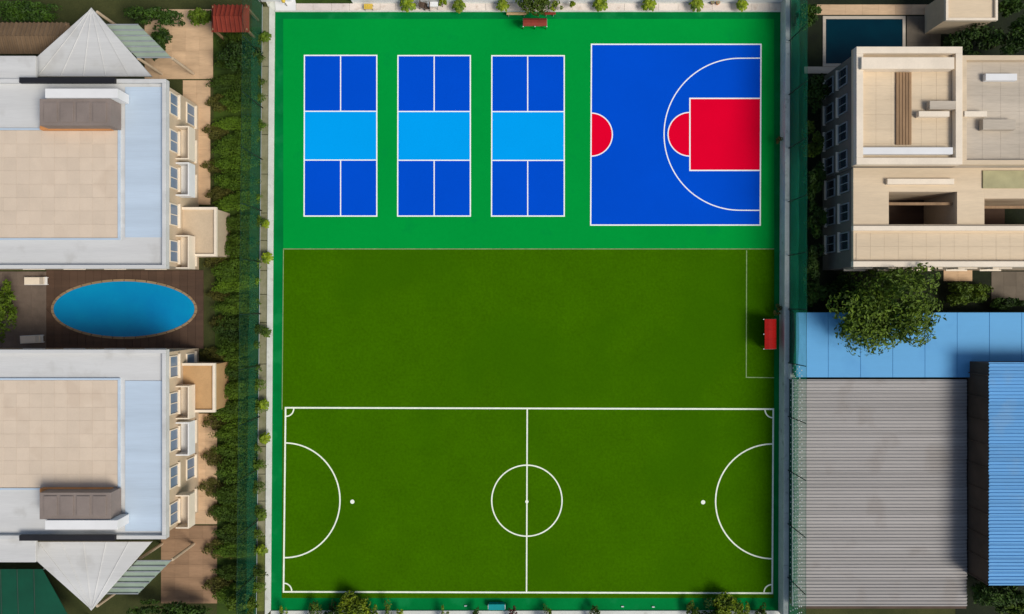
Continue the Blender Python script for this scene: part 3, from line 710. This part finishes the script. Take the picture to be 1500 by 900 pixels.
for k in range(5): hb(1313+k*4.6,106,1317+k*4.6,212,Z+.04,Z+.16,WOOD,'deck_plank')
hb(1346,163,1391,171,Z+.04,Z+.5,PSTONE,'roof_ledge'); hb(1413,163,1446,171,Z+.04,Z+.5,PSTONE,'roof_ledge')
hb(1362,148,1400,160,Z+.04,Z+.55,GREYST,'air_unit'); hb(1440,175,1488,190,Z+.04,Z+.5,GREYST,'air_unit'); hb(1444,108,1490,118,Z+.04,Z+.4,WWALL,'air_unit')
hb(1263,216,1396,226,Z+.04,Z+.5,WWALL,'roof_ledge')
# lower wing with two open wells
ZL = 5.4
def lw(a,b,c,d): return (*W(a,b,ZL), *W(c,d,ZL))
YMl = YM-.004
for (a,b,c,d) in ((1250,0,1302,391),(1302,0,1402,281),(1302,329,1402,391),(1402,0,1442,391),(1442,0,1600,291),(1442,329,1600,391)):
    p, q, p2, q2 = lw(a,b,c,d)
    if b == 0: q = YMl
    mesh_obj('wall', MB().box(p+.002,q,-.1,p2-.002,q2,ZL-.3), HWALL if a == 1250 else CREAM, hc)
    mesh_obj('roof', MB().box(p+.002,q,ZL-.297,p2-.002,q2,ZL), STONE, hc)
for (a,b,c,d) in ((1302,281,1402,329),(1442,291,1530,329)):
    p, q, p2, q2 = lw(a,b,c,d)
    mesh_obj('well_floor', MB().box(p+.01,q-.01,-.08,p2-.01,q2+.01,1.0), DWOOD, hc)
    mesh_obj('well_beam', MB().box(p+.01,(q+q2)/2+.3,ZL-.7,p2-.01,(q+q2)/2+.5,ZL-.5), WOOD, hc)
hb(1250,331,1600,338,ZL+.004,ZL+.35,PSTONE,'roof_ledge'); hb(1250,383,1600,391,ZL+.004,ZL+.4,PSTONE,'parapet')
hb(1440,250,1520,276,ZL+.004,ZL+.1,OLIVE,'gravel_bed')
hb(1300,262,1398,270,ZL+.004,ZL+.3,PSTONE,'roof_ledge')
p, q, p2, q2 = lw(1254,342,1520,381); tile_area(hc,'roof_slab',STONE,p,q,p2,q2,ZL+.003,1.1,1.0)
for k in range(7): window(hc, 'W', X0+.25 if k < 4 else W(1250,0,ZL)[0]+.002, W(0,100+k*42 if k < 4 else 262+(k-4)*44,Z)[1], 4.0, 1.4, 1.5, PANE, METAL)
for k in range(7): window(hc, 'W', X0+.25 if k < 4 else W(1250,0,ZL)[0]+.002, W(0,100+k*42 if k < 4 else 262+(k-4)*44,Z)[1], 1.6, 1.4, 1.5, PANE, METAL)
for k in range(5): window(hc, 'S', W(1275+k*52,0,ZL)[0], YB-.0, 3.6, 1.5, 1.4)
# north of it: dark pool with a stone edge and terrace
pp = thing('lap_pool', 'dark teal rectangular pool at the top right above the stone house', 'swimming pool', (*W(1265,60),0))
x0,y0 = W(1205,24); x1,y1 = W(1326,98)
mesh_obj('water', MB().sheet([(x0+.2,y0-.2),(x1-.2,y0-.2),(x1-.2,y1+.2),(x0+.2,y1+.2)], .01), DWATER, pp)
for a in ((x0,y0,x1,y0-.25),(x0,y1,x1,y1+.25),(x0,y0-.253,x0+.25,y1+.253),(x1-.25,y0-.253,x1,y1+.253)):
    mesh_obj('rim_stone', MB().box(a[0],a[1],-.1,a[2],a[3],.06), GREYST, pp, .01)
patio(1190,7,1384,22,PATM,1.4,.85)
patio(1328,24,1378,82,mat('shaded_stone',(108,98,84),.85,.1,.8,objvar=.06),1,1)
annex('small beige annex at the top right edge above the dark trees', 1384,-14,1460,31,3,STONE,PSTONE)
patio(1178,98,1246,108,GREYST,1.2,.6)

for i, (px, py, rx, ry, h, m, lb) in enumerate([
   (1182,20,20,22,3,LEAFD,'dark tree behind the net at the top right corner of the courts'),
   (1195,135,18,28,2.6,LEAFD,'dark tree between net and stone house, level with the top of the key'),
   (1190,205,18,30,2.8,LEAFM,'olive tree between the net and the stone house, level with the key centre'),
   (1192,262,17,30,2.6,LEAFD,'dark tree between the net and the stone house, just below the key'),
   (1194,322,17,30,2.6,LEAFD,'dark tree between the net and the stone house, level with the court\'s lower line'),
   (1192,382,18,30,2.4,LEAFD,'dark tree behind the net at the lower corner of the stone house'),
   (1195,425,20,24,2.2,LEAFD,'dark bush behind the net just above the blue roof'),
   (1430,58,50,26,3.4,LEAFD,'dark green tree in the top right above the stone house'),
   (1490,50,34,34,4,LEAFD,'very dark tree in the top right corner'),
   (1480,8,20,14,2.6,LEAFD,'dark bush at the top right edge beside the beige annex'),
   (1240,425,30,26,1.8,LEAFD,'dark bush left of the broad tree above the blue roof'),
   (1425,430,40,20,1.8,LEAFM,'green hedge bush right of the broad tree above the blue roof'),
   (1480,446,26,10,1.4,LEAFD,'low dark bush at the right edge above the blue roof'),
   (1470,872,44,30,4,LEAFD,'dark green tree at the bottom right corner'),
   (1492,892,30,16,3,LEAFM,'brighter tree at the very bottom right corner')]):
    make_tree('garden_tree', lb, 'tree', (*W(px,py,h*.8),-.03), h, (rx/S*.8,ry/S*.8), int(900+rx*ry*.9), .15, m, 300+i, 20)
make_tree('broad_tree', 'broad dark green tree hanging over the blue roof at right', 'tree', (*W(1320,445,6),-.03), 7.0, (4.1,3.3), 9000, .17, LEAFM, 333, 46)
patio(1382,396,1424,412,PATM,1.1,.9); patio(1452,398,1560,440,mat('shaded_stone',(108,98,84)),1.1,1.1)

# ------------------------------------------------------------ right: metal roofed sheds
Z1 = 2.2
br = thing('blue_roofed_shed', 'low shed with a wide smooth blue roof under the broad tree', 'shed', (*W(1380,505,Z1),0))
x0,y0 = W(1166,458,Z1); x1,y1 = W(1620,553,Z1)
mesh_obj('wall', MB().box(x0+.1,y1+.1,-.1,x1-.1,y0-.1,Z1-.1), SHEDW, br)
me = unit_box('roof_sheet', 2.6-.02, (y0-y1), .1, BLUER, .012)
k = 0; xx = x0+1.3
while xx < x1:
    piece('roof_sheet', me, br, (xx,(y0+y1)/2,Z1+random.uniform(-.003,.003))); xx += 2.6
def ribbed(parent, xa, xb, yt, yb, z, m, name, pitch=.27, per=4):
    """corrugated roof: sheets side by side down the roof, ribs running across the picture"""
    wd = pitch*per; n_ = int((yt-yb)/wd)+1; mb = MB()
    vs = []; fs = []
    prof = []
    for k in range(per):
        for u, hgt in ((0,0),(.28,0),(.42,.075),(.72,.075),(.86,0)): prof.append(((k+u)*pitch, hgt))
    prof.append((wd-.012,0))
    for yy_, hh_ in prof: vs += [(0,-yy_,hh_),(xb-xa,-yy_,hh_)]
    for i in range(len(prof)-1): fs.append((2*i,2*i+2,2*i+3,2*i+1))
    me = bpy.data.meshes.new(name); me.from_pydata(vs,[],[f[::-1] for f in fs]); me.update(); me.materials.append(m)
    if me.polygons[0].normal.z < 0: me.flip_normals()
    for i in range(n_):
        piece(name, me, parent, (xa+random.uniform(-.02,.02), yt-i*wd, z+.01+random.uniform(-.004,.004)))
    return yt-n_*wd
Z2 = 2.0
gr = thing('grey_roofed_shed', 'long shed with a grey corrugated roof behind the net at bottom right', 'shed', (*W(1300,720,Z2),0))
gx0 = W(1163,0,Z2)[0]; BX = W(1448,0,4.5)[0]; gx1 = BX-.12
gy0 = W(0,556,Z2)[1]
gyb = ribbed(gr, gx0, gx1, gy0, W(0,888,Z2)[1], Z2, CORR, 'roof_sheet')
mesh_obj('wall', MB().box(gx0+.15,gyb+.15,-.1,gx1-.1,gy0-.15,Z2-.06), SHEDW, gr)
mesh_obj('gutter', MB().box(gx0-.12,gyb,Z2-.14,gx0-.003,gy0,Z2-.02), GWALL, gr)
mesh_obj('gutter', MB().box(gx0,gyb-.2,Z2-.14,gx1,gyb-.003,Z2-.02), DARKW, gr)
Z3 = 4.5
bb = thing('blue_roofed_warehouse', 'taller building with a blue corrugated roof at the right edge', 'warehouse', (*W(1520,690,Z3),0))
by0 = W(0,531,Z3)[1]
byb = ribbed(bb, BX, W(1640,0,Z3)[0], by0, W(0,842,Z3)[1], Z3, BCORR, 'roof_sheet')
mesh_obj('wall', MB().box(BX+.02,byb+.1,-.1,W(1638,0,Z3)[0],by0-.1,Z3-.06), DARKW, bb)
for k in range(10): mesh_obj('downpipe', MB().tube((BX-.05,by0-1-k*1.8,0),(BX-.05,by0-1-k*1.8,Z3-.05),.05,n=6), DARKW, bb)
x0,y0 = W(1158,533,1.35); x1,y1 = W(1161.5,555,1.35)
pb = thing('meter_cabinet', 'small white cabinet on the grey wall beside the blue roof', 'cabinet', ((x0+x1)/2,(y0+y1)/2,0))
mesh_obj('body', MB().box(x0-.1,y0,0,x1,y1,1.6), WWALL, pb, .02); mesh_obj('lid', MB().box(x0-.14,y0+.04,1.602,x1+.04,y1-.04,1.66), GWALL, pb, .01)
mesh_obj('door', MB().box(x0-.13,y0-.1,.3,x0-.103,y1+.1,1.45), GWALL, pb)

# ------------------------------------------------------------ dugouts and furniture
def dugout(label, c, length, width, rot, m, frame=METAL):
    """shelter with a curved roof; open side towards local -x, back towards +x"""
    t = thing('dugout', label, 'shelter', (c[0],c[1],.03), 'team shelters beside the courts')
    b = Vector((c[0],c[1],.03)); L_ = length/2; w_ = width
    prof = [(-w_*.5,1.62),(-w_*.25,1.66),(0,1.6),(w_*.22,1.42),(w_*.38,1.12),(w_*.47,.8),(w_*.5,.4)]
    nsh = 3
    for k in range(nsh):
        ya, yb_ = -L_+2*L_*k/nsh+.008, -L_+2*L_*(k+1)/nsh-.008; mb = MB()
        for i,(px_,pz) in enumerate(prof):
            for yv in (ya,yb_): mb.v.append((b.x+px_,b.y+yv,b.z+pz))
            for yv in (ya,yb_): mb.v.append((b.x+px_-.015,b.y+yv,b.z+pz-.03))
        for i in range(len(prof)-1):
            o = 4*i; mb.f += [(o,o+1,o+5,o+4),(o+2,o+6,o+7,o+3),(o,o+4,o+6,o+2),(o+1,o+3,o+7,o+5)]
        e = 4*(len(prof)-1); mb.f += [(0,2,3,1),(e,e+1,e+3,e+2)]
        mesh_obj('canopy_sheet', mb, m, t)
    for yv in (-L_,0,L_):
        for i in range(len(prof)-1):
            pass
        mb = MB().path([(b.x+p_[0],b.y+yv*.985,b.z+p_[1]-.05) for p_ in prof],[.028]*len(prof),6)
        mesh_obj('rib', mb, frame, t)
        mesh_obj('post', MB().tube((b.x-w_*.5+.34,b.y+yv*.985,b.z),(b.x-w_*.5+.34,b.y+yv*.985,b.z+1.57),.03), DMETAL, t, smooth=True)
        mesh_obj('cap', MB().tube((b.x-w_*.5-.09,b.y+yv*.985,b.z+1.625),(b.x-w_*.5-.09,b.y+yv*.985,b.z+1.67),.04), WWALL, t)
    for s in (-1,1):
        pts = [(-w_*.5+.25,.35)]+[(p_[0],p_[1]-.07) for p_ in prof[1:]]; y_ = b.y+s*(L_-.03)
        mb = MB().add([(b.x+p_[0],y_-.01,b.z+p_[1]) for p_ in pts]+[(b.x+p_[0],y_+.01,b.z+p_[1]) for p_ in pts],
            [tuple(range(len(pts))),tuple(range(2*len(pts)-1,len(pts)-1,-1))]+[(i,i+len(pts),(i+1)%len(pts)+len(pts),(i+1)%len(pts)) for i in range(len(pts))])
        mesh_obj('side_panel', mb, m, t)
    mesh_obj('seat', MB().box(b.x-.05,b.y-L_+.1,b.z+.42,b.x+w_*.5-.15,b.y+L_-.1,b.z+.47), WOOD, t)
    for yv in (-L_+.3,L_-.3): mesh_obj('seat_leg', MB().box(b.x+.1,b.y+yv-.03,b.z,b.x+.16,b.y+yv+.03,b.z+.418), frame, t)
    t.rotation_euler.z = rot; return t
dugout('bright red curved roof dugout beside the turf at the right wall', W(1129.5,489.5,1.3), 2.45, 1.28, 0, REDM)
dugout('faded red brown dugout under the leafy tree at the top', W(783.5,32,1.3), 1.95, .92, R(90), BRED)
def bench(label, a, b, c, d, m, z=.45):
    x0,y0 = W(a,b,z); x1,y1 = W(c,d,z); lo,hi = min(y0,y1),max(y0,y1)
    t = thing('bench', label, 'bench', ((x0+x1)/2,(lo+hi)/2,.0)); n_=3; wd=(hi-lo)/n_
    for k in range(n_): mesh_obj('slat', MB().box(x0,lo+k*wd+.008,z-.05,x1,lo+(k+1)*wd-.008,z), m, t, .006)
    for x in (x0+.15,x1-.21): mesh_obj('leg', MB().box(x,lo+.02,.0,x+.06,hi-.02,z-.052), METAL, t)
bench('tan timber bench at the court edge left of the leafy tree', 742,18.2,771,22, TAN)
bench('red bench at the court edge right of the leafy tree', 797,17.8,814,21.6, BRED)
def chair(label, px, py, m, rot, grp=None):
    x,y = W(px,py,.45); t = thing('chair', label, 'chair', (x,y,.05), grp)
    mesh_obj('seat', MB().box(x-.24,y-.24,.47,x+.24,y+.24,.52), m, t, .01)
    mesh_obj('backrest', MB().box(x-.24,y+.2,.523,x+.24,y+.25,.95), m, t, .01)
    for sx in (-.21,.21):
        for sy in (-.21,.21): mesh_obj('leg', MB().box(x+sx-.02,y+sy-.02,.05,x+sx+.02,y+sy+.02,.468), m, t)
    t.rotation_euler.z = rot
chair('dark chair standing left of the white table on the top paving', 619,8,DARKW,R(80)); chair('dark chair nearest the white table on the top paving', 626,10,DARKW,R(-95))
x,y = W(634,6.5,.75); tb = thing('table','white rectangular table among the palms on the top paving','table',(x,y,.05))
mesh_obj('tabletop', MB().box(x-.42,y-.2,.74,x+.42,y+.2,.79), WWALL, tb, .01)
for sx in (-.36,.36):
    for sy in (-.14,.14): mesh_obj('leg', MB().box(x+sx-.02,y+sy-.02,.05,x+sx+.02,y+sy+.02,.738), METAL, tb)
x,y = W(539,8.5,.6); yb_ = thing('day_bed','yellow slatted day bed on the top paving left of the palms','day bed',(x,y,.05))
for k in range(5): mesh_obj('slat', MB().box(x-.36+k*.145,y-.22,.4,x-.36+k*.145+.13,y+.22,.44), YEL, yb_)
for sx in (-.34,.3):
    for sy in (-.2,.16): mesh_obj('leg', MB().box(x+sx,y+sy,.05,x+sx+.04,y+sy+.04,.398), DARKW, yb_)
x,y = W(418,5.5,.5); lp = thing('garden_lamp','small lamp with a golden round shade at the top left corner','lamp',(x,y,.07))
mesh_obj('pole', MB().tube((x,y,.07),(x,y,.9),.03), DARKW, lp)
sh = MB()
for i in range(7):
    a0 = math.pi*i/6
    for j in range(10): sh.v.append((x+.17*math.sin(a0)*math.cos(j*.6283), y+.17*math.sin(a0)*math.sin(j*.6283), 1.03+.15*math.cos(a0)))
sh.f = [(i*10+j,(i+1)*10+j,(i+1)*10+(j+1)%10,i*10+(j+1)%10) for i in range(6) for j in range(10)]
mesh_obj('shade', sh, YEL, lp, smooth=True)
x,y = W(1052,4,.3)
def pot(label, x, y, m):
    t = thing('flower_pot', label, 'pot', (x,y,.05)); mesh_obj('pot', MB().tube((x,y,.05),(x,y,.33),.11,.16,12), m, t, smooth=False)
    mesh_obj('soil', MB().tube((x,y,.331),(x,y,.336),.13,n=12), SOIL, t)
pot('orange clay pot on the top paving above the basketball court', x, y, ORANGE); pot('brown pot left of the orange clay pot on the top paving', *W(1044,3.6,.3), WOOD)
# teal storage box and small bottles on the lower apron
x0,y0 = W(716,886.5,.6); x1,y1 = W(739,894,.6)
tb = thing('storage_box','teal storage box with white handles on the bottom apron','box',((x0+x1)/2,(y0+y1)/2,0))
mesh_obj('body', MB().box(x0,y0,.004,x1,y1,.5), TEALP, tb, .02); mesh_obj('lid', MB().box(x0-.03,y0+.03,.503,x1+.03,y1-.03,.56), TEALP, tb, .02)
for x in (x0-.07,x1+.035): mesh_obj('handle', MB().box(x,(y0+y1)/2-.17,.25,x+.04,(y0+y1)/2+.17,.53), WWALL, tb)
for px,py,lb in ((682,888,'left of the teal box'),(912,889,'right of the halfway line'),(957,889.5,'farthest right')):
    x,y = W(px,py,.1); t = thing('water_bottle','small white water bottle lying on the bottom apron, '+lb,'bottle',(x,y,.0),'bottles on the bottom apron')
    mesh_obj('body', MB().tube((x-.1,y,.06),(x+.1,y,.06),.055,n=10), WWALL, t, smooth=False); mesh_obj('cap', MB().tube((x+.101,y,.06),(x+.15,y,.06),.025,n=8), TEALP, t)
